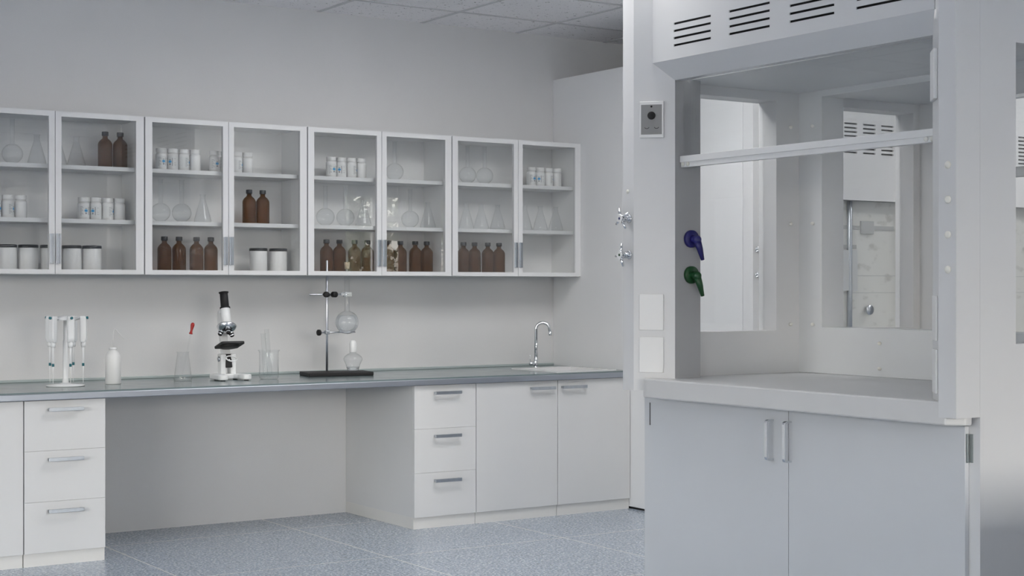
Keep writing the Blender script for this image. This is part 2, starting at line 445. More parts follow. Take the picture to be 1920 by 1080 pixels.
# ------------------------------------------------------------------ containers
FAR = (0, 0, -50)
def make_amber():
    t = thing('reagent_bottle', 'x', 'bottle')
    pr = [(0, 0), (.032, 0), (.0355, .004), (.0355, .112)]
    pr += [(.0355 - .0225 * (1 - math.cos(a)) , .112 + .030 * math.sin(a)) for a in (R(20), R(40), R(60), R(80))]
    pr = pr[:4] + [(.0350, .117), (.0325, .124), (.0280, .131), (.0225, .137), (.0165, .142), (.0130, .146), (.0125, .158), (0, .158)]
    MB().lathe(pr, 16).build('bottle_body', M['amber'], t)
    MB().lathe([(0, .157), (.0160, .157), (.0168, .158), (.0168, .176), (.0155, .178), (0, .178)], 20).build('cap', M['lid'], t)
    return register(t)
def make_pill():
    t = thing('tablet_bottle', 'x', 'bottle')
    MB().lathe([(0, 0), (.0265, 0), (.029, .003), (.029, .075), (.027, .082), (.0235, .084), (.0235, .089), (0, .089)], 24).build('bottle_body', M['pot'], t)
    MB().lathe([(0, .0885), (.0262, .0885), (.0268, .090), (.0268, .108), (.0255, .110), (0, .110)], 24).build('cap', M['plate'], t, label='white ribbed screw cap')
    def arc(mb, r, a0, a1, z0, z1, n=8):
        vs = []; fs = []
        for i in range(n + 1):
            a = R(a0 + (a1 - a0) * i / n)
            for rr, z in ((r, z0), (r, z1)): vs.append((rr * math.cos(a), rr * math.sin(a), z))
        fs = [(2 * i, 2 * i + 2, 2 * i + 3, 2 * i + 1) for i in range(n)]
        mb._add(vs, fs, True); return mb
    lb = MB(); arc(lb, .0293, -115, 115, .012, .070, 24)
    lab = lb.build('paper_label', M['label'], t)
    pt = MB()
    for j in range(9):
        z = .062 - j * .0052
        arc(pt, .0295, -62, -62 + 26 + 10 * math.sin(j * 2.1), z, z + .0016)
        if j % 2: arc(pt, .0295, 38, 50 + 10 * math.cos(j), z, z + .0016)
    arc(pt, .0295, 18, 24, .022, .062, 3)
    arc(pt, .0295, -12, 4, .026, .034, 3); arc(pt, .0295, -14, 6, .052, .055, 3)
    pt.build('label_print', M['print'], lab)
    bl = MB(); arc(bl, .0296, -20, 12, .039, .047, 6); arc(bl, .0296, -14, 6, .0365, .0495, 4)
    bl.build('blue_mark', M['inkblue'], lab)
    return register(t)
def make_jar():
    t = thing('storage_jar', 'x', 'jar')
    MB().lathe([(0, 0), (.043, 0), (.046, .003), (.046, .108), (.044, .111), (0, .111)], 28).build('jar_body', M['pot'], t)
    MB().lathe([(0, .1105), (.0465, .1105), (.0475, .112), (.0475, .123), (.045, .1255), (0, .1255)], 28).build('lid', M['lid'], t)
    return register(t)
def shell(pr, th=.0016):
    """closed double wall from an open outer profile (bottom centre to rim)"""
    inner = []
    for i, (r, z) in enumerate(pr):
        inner.append((max(r - th, 0) if r > 0 else 0, z + (th if i < 2 else 0)))
    return pr + [(pr[-1][0] - th, pr[-1][1])] + inner[::-1][1:]
def vol_profile(Rb=.05, H=.215, rn=.011):
    pr = [(0, 0), (.022, 0)]
    for a in range(-60, 76, 9):
        pr.append((Rb * math.cos(R(a)), Rb * .93 + Rb * .96 * math.sin(R(a))))
    pr += [(rn + .001, Rb * 1.93), (rn, Rb * 2.0), (rn, H - .006), (rn + .003, H - .002), (rn + .003, H)]
    return pr
def erl_profile(Rb=.045, H=.145, rn=.0135):
    return [(0, 0), (Rb - .006, 0), (Rb - .001, .003), (Rb, .010), (Rb * .93, .022), (Rb * .62, H * .50), (rn + .003, H * .76), (rn, H * .84), (rn, H - .006), (rn + .003, H - .002), (rn + .003, H)]
def make_flask(name, prof, mat, lab='x'):
    o = MB().lathe(shell(prof), 28).build(name, mat)
    return tag(o, lab, 'flask')
pro = {'amb': make_amber(), 'pill': make_pill(), 'jar': make_jar()}
vol0 = register(make_flask('volumetric_flask', vol_profile(), M['lab']))
erl0 = register(make_flask('conical_flask', erl_profile(), M['lab']))
pro['vol'] = vol0; pro['erl'] = erl0
used = set()
def place(kind, loc, rz, label, group):
    p = pro[kind]
    if kind not in used:
        used.add(kind); p.location = loc; p.rotation_euler = (0, 0, rz); p['label'] = label; p['group'] = group; return p
    return copy_thing(p, loc, rz, label, group)
ORD = ['first', 'second', 'third', 'fourth', 'fifth', 'sixth', 'seventh', 'eighth', 'ninth']
KN = {'amb': ('brown glass bottle', 'brown glass bottles'), 'pill': ('white tablet bottle', 'white tablet bottles'), 'jar': ('white black-lidded jar', 'white black-lidded jars'),
      'vol': ('round long-necked flask', 'round long-necked flasks'), 'erl': ('conical glass flask', 'conical glass flasks')}
SH = {'t': ('top', 1.850), 'm': ('middle', 1.588), 'b': ('bottom', CZ0 + .018)}
contents = {
 (0, 't'): [('vol', [2.125]), ('erl', [2.243, 2.345, 2.438]), ('amb', [2.583, 2.659])],
 (0, 'm'): [('pill', [2.042, 2.104, 2.166, 2.474, 2.535, 2.596, 2.656])],
 (0, 'b'): [('jar', [2.10, 2.203, 2.308, 2.414, 2.515])],
 (1, 't'): [('pill', [2.874, 2.935, 2.995, 3.056, 3.162, 3.225, 3.286, 3.348])],
 (1, 'm'): [('vol', [2.871, 2.984]), ('erl', [3.099]), ('amb', [3.356, 3.434])],
 (1, 'b'): [('amb', [2.892, 2.971, 3.064, 3.142]), ('jar', [3.408, 3.524])],
 (2, 't'): [('pill', [3.837, 3.898, 3.959, 4.020]), ('vol', [4.23])],
 (2, 'm'): [('vol', [3.803, 3.923]), ('erl', [4.035]), ('vol', [4.327]), ('erl', [4.445])],
 (2, 'b'): [('amb', [3.808, 3.885, 3.978, 4.057, 4.190, 4.266, 4.360, 4.436])],
 (3, 't'): [('vol', [4.708, 4.822]), ('pill', [5.148, 5.210, 5.271, 5.333])],
 (3, 'm'): [('erl', [4.697, 4.798, 4.912, 5.100, 5.212, 5.325])],
 (3, 'b'): [('amb', [4.679, 4.755, 4.846, 4.923])],
}
CABL = ['fourth', 'third', 'second', 'corner']
for (ci, sh), rows in contents.items():
    by = {}
    for kd, xs_ in rows: by.setdefault(kd, []).extend(xs_)
    for kd, xs_ in by.items():
        xs_ = sorted(xs_); n = len(xs_)
        for q, x in enumerate(xs_):
            o = ORD[n - 1 - q]
            cabp = 'corner wall cabinet' if ci == 3 else '%s wall cabinet from corner' % CABL[ci]
            if n == 1: lb = '%s alone of its kind on %s shelf, %s' % (KN[kd][0], SH[sh][0], cabp)
            else: lb = '%s, %s from corner, %s shelf, %s' % (KN[kd][0], o, SH[sh][0], cabp)
            if kd == 'pill':
                # the labels turn progressively away along each set of four
                seq = {(0, 'm'): [2, 2, 3, 0, 1, 2, 3]}.get((ci, sh), [0, 1, 2, 3, 0, 1, 2, 3])[q]
                rz = R(-110) + R((30, -22, 78, 180)[seq])
            else: rz = random.uniform(0, 6)
            place(kd, (x, 7.600 + random.uniform(-.003, .003), SH[sh][1] + .0004), rz, lb, '%s on the %s shelf of the %s' % (KN[kd][1], SH[sh][0], cabp))

# ------------------------------------------------------------------ base cabinets and worktop
BZ = .746
def bar_handle(t, x0, x1, yf, z):
    hb = MB(); hb.box(x0, x1, yf - .030, yf - .024, z - .0085, z + .0085, .0015)
    hb.box(x0 + .004, x0 + .012, yf - .025, yf, z - .006, z + .006); hb.box(x1 - .012, x1 - .004, yf - .025, yf, z - .006, z + .006)
    return hb.build('handle', M['brushed'], t)
BF = 7.0      # door face
def base_unit(name, label, x0, x1, kind, group, hx=None):
    t = thing(name, label, 'cabinet', (x0, BF, 0), 0, group); w = x1 - x0; D = WY - BF - .002
    pl = .012
    a = .0005
    MB().box(a, a + .018, .018, D, .06, BZ - .0005).box(w - a - .018, w - a, .018, D, .06, BZ - .0005).box(a + .018, w - a - .018, .018, D, .06, .078).box(a + .018, w - a - .018, D - .012, D, .078, BZ - .0005).build('body', M['white'], t)
    MB().box(pl if kind == 'x' else .0005, w - .0005, pl, D, 0, .0598).build('plinth', M['plinth'], t)
    if kind.startswith('drawers'):
        zs = [.060, .289, .518, .744]
        for k in range(3):
            d = MB().box(.0008, w - .001, 0, .0178, zs[k] + .0004, zs[k + 1] - .0004, .0006).build('drawer', M['white'], t)
            bar_handle(d, hx[0] - x0, hx[1] - x0, 0, (.247, .479, .704)[k])
    else:
        d = MB().box(.001, w - .001, 0, .0178, .060, .744, .0006).build('door', M['white'], t)
        if hx: bar_handle(d, hx[0] - x0, hx[1] - x0, 0, .706)
    return t
base_unit('base_cabinet', 'white base cabinet cut by the frame edge, beside the three-drawer unit', 1.35, 2.007, 'door', 'bench base units')
base_unit('drawer_unit', 'white three-drawer unit under the pipette stand end of the bench', 2.010, 2.381, 'drawers', 'bench drawer units', (2.113, 2.273))
base_unit('drawer_unit', 'white three-drawer unit between the knee space and the sink cupboards', 4.012, 4.388, 'drawers', 'bench drawer units', (4.125, 4.284))
base_unit('base_cabinet', 'white cupboard under the sink beside the drawers, handle near its far edge', 4.390, 4.916, 'door', 'bench base units', (4.731, 4.886))
base_unit('base_cabinet', 'white cupboard at the corner end of the bench, touching the tall panel', 4.918, 5.418, 'door', 'bench base units', (4.936, 5.099))

wt = thing('worktop', 'long grey-green glossy worktop with a metal front edge along the wall', 'worktop', (1.35, 6.985, .746))
SX = [(4.93, 7.02), (5.325, 7.04), (5.345, 7.50), (4.95, 7.485)]
hx0, hx1, hy0, hy1 = 4.935 - 1.35, 5.345 - 1.35, 7.035 - 6.985, 7.49 - 6.985
Lx = 5.418 - 1.35; Dy = WY - .001 - 6.985
MB().plate('z', .001, .037, 0, Lx, .004, Dy, [(hx0, hx1, hy0, hy1)]).build('top', M['counter'], wt)
MB().box(0, Lx, Dy - .014, Dy, .0372, .050, .002).build('upstand', M['upst'], wt, label='paler low upstand along the wall')
MB().box(0, Lx, -.004, .0038, 0, .030, .0035).build('front_edge', M['edge'], wt, label='brushed metal edging')
# sink
sk = thing('sink', 'white rectangular sink set into the worktop near the corner', 'sink', (4.935, 7.035, .783))
W_, D_ = .41, .455
s = MB(); s.plate('z', .0002, .006, 0, W_, 0, D_, [(.03, W_ - .03, .03, D_ - .06)])
s.build('rim', M['ceramic'], sk)
b = MB()
b.box(.003, .03, .003, D_ - .003, -.16, 0); b.box(W_ - .03, W_ - .003, .003, D_ - .003, -.16, 0)
b.box(.03, W_ - .03, .003, .03, -.16, 0); b.box(.03, W_ - .03, D_ - .06, D_ - .003, -.16, 0); b.box(.03, W_ - .03, .03, D_ - .06, -.16, -.145)
b.build('bowl', M['ceramic'], sk)
MB().cyl((W_ / 2, D_ / 2, -.145), (W_ / 2, D_ / 2, -.142), .03).build('drain', M['chrome'], sk)
# faucet
f = thing('tap', 'slim chrome swan-neck tap with side lever behind the sink', 'tap', (5.13, 7.525, .783))
pts = [(0, 0, .05), (0, 0, .225)]
ra = .040
for a in range(180, 14, -12): pts.append((ra + ra * math.cos(R(a)), -.0, .225 + ra * math.sin(R(a))))
pts.append((2 * ra + .004, 0, .208))
dirf = Matrix.Rotation(R(-38), 4, 'Z')
MB().tube([dirf @ Vector(p) for p in pts], .0088, 14).build('spout', M['chrome'], f)
e_ = dirf @ Vector((2 * ra + .004, 0, .208))
MB().cyl((e_.x, e_.y, .190), (e_.x, e_.y, .212), .0105).build('nozzle', M['chrome'], f)
MB().cyl((0, 0, 0), (0, 0, .006), .02).cyl((0, 0, .004), (0, 0, .058), .0125).build('base', M['chrome'], f)
MB().cyl((-.006, 0, .026), (-.040, .006, .026), .0105).cyl((-.034, .005, .03), (-.038, .006, .075), .003, .0022, 10).build('lever', M['chrome'], f)

# tall corner panel / storage tower beside the bench
tp = thing('tall_cabinet', 'tall plain white cabinet side closing the corner next to the sink', 'cabinet', (5.421, 6.06, 0))
MB().box(0, 1.22, 0, WY - 6.06 - .001, .012, 2.513, .003).build('body', M['frame'], tp)
MB().box(.012, 1.2, .02, WY - 6.06 - .02, 0, .012).build('plinth', M['dark'], tp)

# ------------------------------------------------------------------ bench-top apparatus
CT = .7832
# pipette carousel
ps = thing('pipette_stand', 'white carousel stand on a round base holding five pipettes', 'stand', (2.309, 7.361, CT))
MB().lathe([(0, 0), (.086, 0), (.090, .003), (.089, .007), (.03, .012), (.017, .016), (0, .016)], 40).build('base', M['scope'], ps)
MB().lathe([(0, .012), (.0155, .014), (.0130, .04), (.0120, .215), (.0095, .218), (.0095, .325), (0, .325)], 24).build('pole', M['scope'], ps)
top = MB().lathe([(0, .312), (.05, .312), (.052, .314), (.052, .324), (.03, .332), (.01, .338), (0, .338)], 28)
angs = [210, 268.6, 330, 46.6, 89, 131.6]
for a in angs:
    ca, sa = math.cos(R(a)), math.sin(R(a))
    top.tube([(.045 * ca, .045 * sa, .320), (.074 * ca, .074 * sa, .326)], .007, 8)
top.build('carousel', M['scope'], ps)
pip = None
pl = ['white pipette with teal button, front pipette on the bench-end side of the stand', 'white pipette with teal button facing the room just beside the pole of the stand',
      'white pipette on the wash-bottle side of the stand', 'white pipette half hidden behind the one beside the pole', 'white pipette hanging half hidden at the back on the bench-end side']
def make_pipette():
    t = thing('pipette', 'x', 'pipette')
    # local: hangs downwards, outward direction = +x, origin at its top
    b = MB(); b.prism([(-.014, 0), (.012, 0), (.016, -.012), (.016, -.108), (.011, -.122), (.008, -.126), (-.010, -.126), (-.014, -.112)], -.0155, .0155, 'y', .004)
    b.build('grip', M['scope'], t)
    MB().lathe([(0, -.150), (.010, -.148), (.0115, -.138), (.0115, -.120), (0, -.120)], 16).build('ejector', M['scope'], t)
    MB().cyl((0, 0, -.225), (0, 0, -.145), .0052, .0062, 12).build('shaft', M['scope'], t)
    MB().cyl((0, 0, -.238), (0, 0, -.224), .0060, .0060, 12).build('collar', M['teal'], t, label='teal collar')
    MB().cyl((0, 0, -.318), (0, 0, -.237), .0010, .0046, 10).build('tip', M['plate'], t)
    MB().cyl((.012, 0, -.010), (.024, 0, -.008), .0065, .0065, 14).build('button', M['teal'], t, label='teal button')
    return register(t)
pp = make_pipette()
for i, a in enumerate([210, 268.6, 330, 46.6, 131.6]):
    loc = (2.309 + .083 * math.cos(R(a)), 7.361 + .083 * math.sin(R(a)), CT + .334)
    if i == 0: pp.location = loc; pp.rotation_euler = (0, 0, R(a)); pp['label'] = pl[0]; pp['group'] = 'pipettes on the carousel'
    else: copy_thing(pp, loc, R(a), pl[i], 'pipettes on the carousel')

# wash bottle
wb = thing('wash_bottle', 'white plastic wash bottle with thin bent spout beside the pipette stand', 'bottle', (2.554, 7.397, CT))
MB().lathe([(0, 0), (.034, 0), (.0375, .004), (.0375, .128), (.0355, .140), (.029, .152), (.021, .160), (.016, .164), (.016, .170), (0, .170)], 32).build('bottle_body', M['pot'], wb)
MB().lathe([(0, .168), (.0185, .168), (.0195, .170), (.0195, .177), (.017, .179), (0, .179)], 24).build('cap', M['scope'], wb)
MB().tube([(0, 0, .178), (0, 0, .250), (.001, 0, .262), (.006, -.002, .268), (.012, -.004, .266), (.018, -.006, .258), (.048, -.018, .218)], [.0030, .0030, .0028, .0026, .0024, .002, .0014], 10).build('spout', M['plate'], wb)

# conical flask with dropper
tag(MB().lathe(shell([(0, 0), (.040, 0), (.0445, .003), (.0455, .012), (.043, .026), (.0335, .105), (.0295, .128), (.0285, .138), (.0315, .143), (.0315, .146)], .0018), 32).build('conical_flask', M['lab'], loc=(2.935, 7.459, CT)), 'wide-necked conical flask standing on the worktop with a dropper in it', 'flask')
dp = thing('dropper', 'thin glass dropper with a red rubber bulb leaning out of the flask', 'dropper', (2.925, 7.455, CT + .006))
ax = Vector((.062, .008, .268)); n_ = ax.normalized()
# long slim glass stem and a rubber bulb along the same line
def along(v, k): return tuple(v * k)
MB().tube([along(ax, 0.0), along(ax, .25), along(ax, .87)], [.0012, .0035, .0038], 10).build('stem', M['labfaint'], dp)
q = n_.to_track_quat('Z', 'Y').to_matrix().to_4x4()
MB().lathe([(0, 0), (.0085, 0), (.0095, .003), (.0065, .010), (.0058, .020), (.0085, .036), (.0102, .046), (.0085, .055), (.004, .059), (0, .060)], 18, along(ax, .85), q).build('bulb', M['red'], dp, label='red rubber bulb')

# microscope, facing the room
mc = thing('microscope', 'white and black student microscope standing mid bench', 'microscope', (3.165, 7.43, CT), R(-3))
def rounded(cx, cy, hx, hy, r, n=5):
    out = []
    for sx_, sy_, a0 in ((1, 1, 0), (-1, 1, 90), (-1, -1, 180), (1, -1, 270)):
        for k in range(n + 1):
            a = R(a0 + 90 * k / n); out.append((cx + sx_ * (hx - r) + r * math.cos(a), cy + sy_ * (hy - r) + r * math.sin(a)))
    return out
bs = MB()
# horseshoe foot: a U with two rounded toes towards the room
U = []
U += [(-.088, .03), (-.088, -.085)]
U += [(-.062 + .026 * math.cos(R(a)), -.10 + .026 * math.sin(R(a))) for a in range(180, 361, 30)]
U += [(-.034, -.05), (-.022, -.022), (.022, -.022), (.034, -.05)]
U += [(.062 + .026 * math.cos(R(a)), -.10 + .026 * math.sin(R(a))) for a in range(180, 361, 30)]
U += [(.088, -.02), (.06, .04), (.03, .062), (-.03, .062), (-.07, .05)]
bs.prism(U, .004, .030, 'z', .006)
bs.build('base', M['scope'], mc)
ft = MB()
for (x, y) in ((-.062, -.10), (.062, -.10), (-.05, .03), (.05, .03)): ft.cyl((x, y, 0), (x, y, .005), .012)
ft.build('foot_pads', M['black'], mc)
MB().box(-.040, -.012, -.012, .045, .026, .13, .005).box(.012, .040, -.012, .045, .026, .13, .005).build('yoke', M['scope'], mc)
MB().cyl((-.046, .018, .105), (.046, .018, .105), .013).build('pivot', M['brushed'], mc)
tilt = Matrix.Translation((0, .018, .105)) @ Matrix.Rotation(R(-15), 4, 'X') @ Matrix.Translation((0, -.018, -.105))
def up(mb): return mb.move(tilt)
arm = MB(); arm.prism([(.030, .06), (.052, .10), (.056, .34), (.040, .362), (.012, .362), (.006, .30), (.022, .27), (.022, .17), (.004, .15), (.004, .06)], -.019, .019, 'x', .004)
up(arm).build('arm', M['scope'], mc)
cover = MB().box(-.017, .017, -.010, .004, .055, .125, .002)
up(cover).build('focus_rack', M['black'], mc)
up(MB().cyl((.018, .010, .315), (.034, .010, .315), .013)).build('focus_knob', M['black'], mc)
tube = MB(); tube.cyl((0, -.026, .262), (0, -.026, .360), .0255, .0245, 28); up(tube).build('tube', M['scope'], mc)
up(MB().box(-.018, .018, -.02, .03, .285, .345, .004)).build('tube_carrier', M['scope'], mc)
ey = MB(); ey.cyl((0, -.026, .359), (0, -.026, .366), .0265, .0265, 28).cyl((0, -.026, .365), (0, -.026, .440), .0215, .0205, 28).cyl((0, -.026, .436), (0, -.026, .445), .0205, .026, 28)
up(ey).build('eyepiece', M['black'], mc)
nt_ = Matrix.Translation((0, -.026, .262)) @ Matrix.Rotation(R(-16), 4, 'X') @ Matrix.Rotation(R(10), 4, 'Y')
ns = MB(); ns.lathe([(0, -.024), (.020, -.022), (.034, -.014), (.042, -.004), (.044, .001), (.040, .003), (0, .003)], 32); ns.move(nt_ @ Matrix.Scale(1.15, 4)); up(ns).build('nosepiece', M['chrome'], mc)
for a, ln, tl in ((265, .050, 20), (150, .032, 30), (25, .032, 30)):
    ob = MB(); ob.cyl((0, 0, 0), (0, 0, -ln * .45), .0125, .0125, 20, mi=0).cyl((0, 0, -ln * .45), (0, 0, -ln * .6), .0135, .0135, 20, mi=1).cyl((0, 0, -ln * .6), (0, 0, -ln * .85), .012, .012, 20, mi=0).cyl((0, 0, -ln * .85), (0, 0, -ln), .012, .007, 20, mi=1)
    mo = nt_ @ Matrix.Rotation(R(a), 4, 'Z') @ Matrix.Translation((.023, 0, -.016)) @ Matrix.Rotation(R(-tl), 4, 'Y')
    ob.move(mo); up(ob).build('objective', [M['chrome'], M['black']], mc)
st = MB(); st.prism(rounded(0, -.040, .062, .062, .014), .158, .170, 'z', .002); up(st).build('stage', M['stage'], mc)
up(MB().cyl((0, -.040, .150), (0, -.040, .159), .046, .050, 32)).build('diaphragm', M['stage'], mc)
mr_ = MB()
mr_.tube([(.027 * math.cos(R(a)), .027 * math.sin(R(a)), 0) for a in range(0, 360, 15)], .0038, 8, closed=True)
mr_.move(Matrix.Translation((.002, -.045, .092)) @ Matrix.Rotation(R(42), 4, 'X'))
up(mr_).build('mirror_ring', M['scope'], mc)
up(MB().cyl((0, -.018, .092), (0, .0, .092), .004)).build('mirror_arm', M['chrome'], mc)

# beaker with test tubes
tag(MB().lathe(shell([(0, 0), (.040, 0), (.0475, .005), (.050, .012), (.050, .132), (.0515, .142), (.0565, .148), (.0565, .150)], .002), 36).build('beaker', M['lab'], loc=(3.354, 7.347, CT)), 'wide glass beaker between the microscope and the retort stand', 'beaker')
for i, (a_, b_, lb) in enumerate((((3.335, 7.345), (3.318, 7.338), 'thin glass test tube leaning towards the microscope in the beaker'),
                                  ((3.368, 7.362), (3.352, 7.372), 'taller glass test tube standing nearly upright in the beaker'))):
    base = Vector((a_[0], a_[1], CT + .010)); tip = Vector((b_[0], b_[1], CT + (.235, .255)[i])) ; d = tip - base
    qq = d.to_track_quat('Z', 'Y').to_matrix().to_4x4(); L_ = d.length
    pr = [(0, 0), (.006, .0015), (.0105, .006), (.012, .013), (.012, L_ - .004), (.0145, L_ - .001), (.0145, L_)]
    o = MB().lathe(shell(pr, .0012), 20, (0, 0, 0), qq).build('test_tube', M['labfaint'], loc=tuple(base))
    tag(o, lb, 'test tube', 'test tubes in the beaker')

# retort stand
rsx, rsy = 3.779, 7.536
rs = thing('retort_stand', 'steel retort stand on a black rectangular foot near the sink', 'stand', (rsx, rsy, CT))
# the foot: long side running along the bench
bm_ = MB(); bm_.box(-.140, .215, -.155, .045, .0, .020, .004)
bm_.move(Matrix.Rotation(R(-11), 4, 'Z'))
bm_.build('foot', M['black'], rs)
MB().cyl((0, 0, .019), (0, 0, .615), .0062, .0062, 16).build('rod', M['steelrod'], rs)
cz = .432
cl = thing('flask_clamp', 'steel clamp with black knobs gripping the flask neck on the stand', 'clamp', (rsx, rsy, CT + cz))
dv = Vector((.119, .0, 0))
MB().box(-.013, .013, -.016, .012, -.012, .012, .003).build('boss', M['brushed'], cl)
MB().cyl((-.112, -.018, 0), (.078, -.018, 0), .0042, .0042, 12).build('clamp_rod', M['steelrod'], cl)
MB().cyl((-.026, -.052, 0), (-.020, -.024, 0), .0155, .0155, 20).build('knob', M['black'], cl, label='black round knob')
MB().cyl((.028, -.052, 0), (.022, -.024, 0), .0155, .0155, 20).build('knob', M['black'], cl, label='black round knob')
jw = MB(); jw.box(.076, .098, -.022, -.012, -.007, .007, .002)
jw.tube([(.096, -.018, 0), (.100, -.022, 0), (.112, -.0235, 0), (.124, -.0215, 0), (.134, -.017, 0)], .0042, 8)
jw.tube([(.096, -.012, 0), (.100, .016, 0), (.112, .0195, 0), (.124, .0175, 0), (.134, .013, 0)], .0042, 8)
jw.box(.103, .137, -.0265, -.0215, -.013, .013, .002); jw.box(.103, .137, .0175, .0220, -.013, .013, .002)
jw.build('jaws', M['chrome'], cl)
rg = thing('support_ring', 'steel ring on the retort stand carrying the round flask', 'ring', (rsx, rsy, CT + .228))
MB().box(-.012, .012, -.014, .012, -.010, .010, .003).build('boss', M['brushed'], rg)
MB().cyl((-.046, -.004, 0), (-.012, 0, 0), .0045, .0045, 12).build('screw', M['steelrod'], rg)
MB().cyl((-.056, -.006, 0), (-.044, -.004, 0), .0165, .0165, 20).build('knob', M['black'], rg, label='black round knob')
rr_ = .043
rm = MB(); rm.cyl((.01, 0, 0), (.121 - rr_, 0, 0), .0036, .0036, 10)
rm.tube([(.121 + rr_ * math.cos(R(a)), rr_ * math.sin(R(a)), 0) for a in range(0, 360, 12)], .0034, 8, closed=True)
rm.build('ring', M['steelrod'], rg)
fx = rsx + .121
fl = thing('boiling_flask', 'round-bottomed flask of clear liquid, corked, held in the retort stand', 'flask', (fx, rsy, CT + .2288))
Rf = .0635; zc = math.sqrt(Rf ** 2 - .041 ** 2) + .003
pr = [(Rf * math.cos(R(a)) if a > -90 else 0, zc + Rf * math.sin(R(a))) for a in range(-90, 73, 9)]
pr += [(.0165, zc + Rf * .985), (.0145, zc + Rf + .008), (.0145, .352), (.0175, .356), (.0175, .359)]
MB().lathe(shell(pr, .0016), 40).build('flask_body', M['lab'], fl)
lq = [((Rf - .0022) * math.cos(R(a)) if a > -90 else 0, zc + (Rf - .0022) * math.sin(R(a))) for a in range(-90, 41, 10)]
lq.append((0, lq[-1][1]))
MB().lathe(lq, 40).build('liquid', M['liquid'], fl, label='clear liquid filling most of the bulb')
MB().lathe([(0, .340), (.0128, .340), (.0142, .358), (.0150, .378), (0, .378)], 20).build('cork', M['cork'], fl, label='pale cork stopper')
# spirit burner
sb = thing('spirit_burner', 'small glass spirit lamp with white cap under the round flask', 'burner', (3.917, 7.500, CT + .020))
MB().lathe(shell([(0, 0), (.028, 0), (.031, .003), (.040, .035), (.0515, .058), (.052, .066), (.046, .078), (.030, .090), (.018, .095), (.0165, .104)], .002), 36).build('bowl', M['lab'], sb)
MB().lathe([(0, .003), (.028, .003), (.0335, .018), (.0345, .021), (0, .021)], 32).build('fuel', M['liquid'], sb)
MB().lathe([(0, .100), (.0185, .100), (.0195, .103), (.0185, .148), (.0160, .158), (.010, .165), (0, .168)], 24).build('cap', M['scope'], sb, label='domed white cap')

# ------------------------------------------------------------------ fume hood (two sided, facing the bench aisle)
HY0, HY1 = 3.396, 5.152; HX = 3.95; HM = 4.905; HXB = 2 * HM - HX
HT = 2.56
hood = thing('fume_hood', 'large pale grey fume hood with glass sash and vent slots', 'fume hood', (HX, (HY0 + HY1) / 2, .8))
def HL(m): return m.move(Matrix.Translation((-HX, -(HY0 + HY1) / 2, -.8)))
def hbuild(mb, name, mat, parent=hood, **k): return HL(mb).build(name, mat, parent, **k)
for ya, yb in ((HY0, HY0 + .11), (HY1 - .112, HY1)):
    x0, x1 = HX + .115, HXB - .115
    wz0, wz1 = 1.0645, 2.065
    hole1 = (HX + .292, HM - .2, wz0, wz1); hole2 = (HM + .2 - .03, HXB - .292, wz0, wz1)
    sp = hbuild(MB().plate('y', ya, yb, x0, x1, .0, HT, [hole1, hole2]), 'side_panel', M['hood'])
    for h in (hole1, hole2):
        yo = ya + .03 if ya == HY0 else yb - .03
        hbuild(MB().box(h[0], h[1], yo - .003, yo + .003, h[2], h[3]), 'pane', M['glass'], sp)
# posts with the 45-ish degree inner face
SW, SX_ = .0725, .115
for front in (0, 1):
    for side in (0, 1):
        o_ = HY0 if side == 0 else HY1; sg = 1 if side == 0 else -1
        P = [(HX, o_), (HX, o_ + sg * SW), (HX + SX_, o_ + sg * .199), (HX + SX_ + .135, o_ + sg * .199), (HX + SX_ + .135, o_ + sg * .1105), (HX + SX_ - .0005, o_ + sg * .1105), (HX + SX_ - .0005, o_)]
        if front: P = [(2 * HM - a, b) for a, b in P]
        t = bmesh.new()
        z0p = .829; z1p = HT
        m_ = MB(); m_.prism(P, z0p, z1p, 'z')
        for fc in m_.bm.faces:
            nn = fc.normal
        m_.bm.normal_update()
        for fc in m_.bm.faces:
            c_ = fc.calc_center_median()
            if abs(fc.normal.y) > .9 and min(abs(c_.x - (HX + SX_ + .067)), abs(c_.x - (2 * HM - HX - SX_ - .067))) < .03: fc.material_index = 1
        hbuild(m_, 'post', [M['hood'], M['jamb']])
# partition between the two working sides, interior roof
hbuild(MB().plate('x', 4.84, 4.97, HY0 + .1105, HY1 - .1125, .8805, HT - .02, [(HY0 + .252, 4.90, 1.080, 2.080)]), 'partition', M['hood_in'])
hbuild(MB().box(HX + SX_ + .09, 4.8395, HY0 + .1105, HY1 - .1125, 2.107, 2.125), 'inner_roof', M['hood_in'])
hbuild(MB().box(4.9705, HXB - SX_ - .09, HY0 + .1105, HY1 - .1125, 2.107, 2.125), 'inner_roof', M['hood_in'])
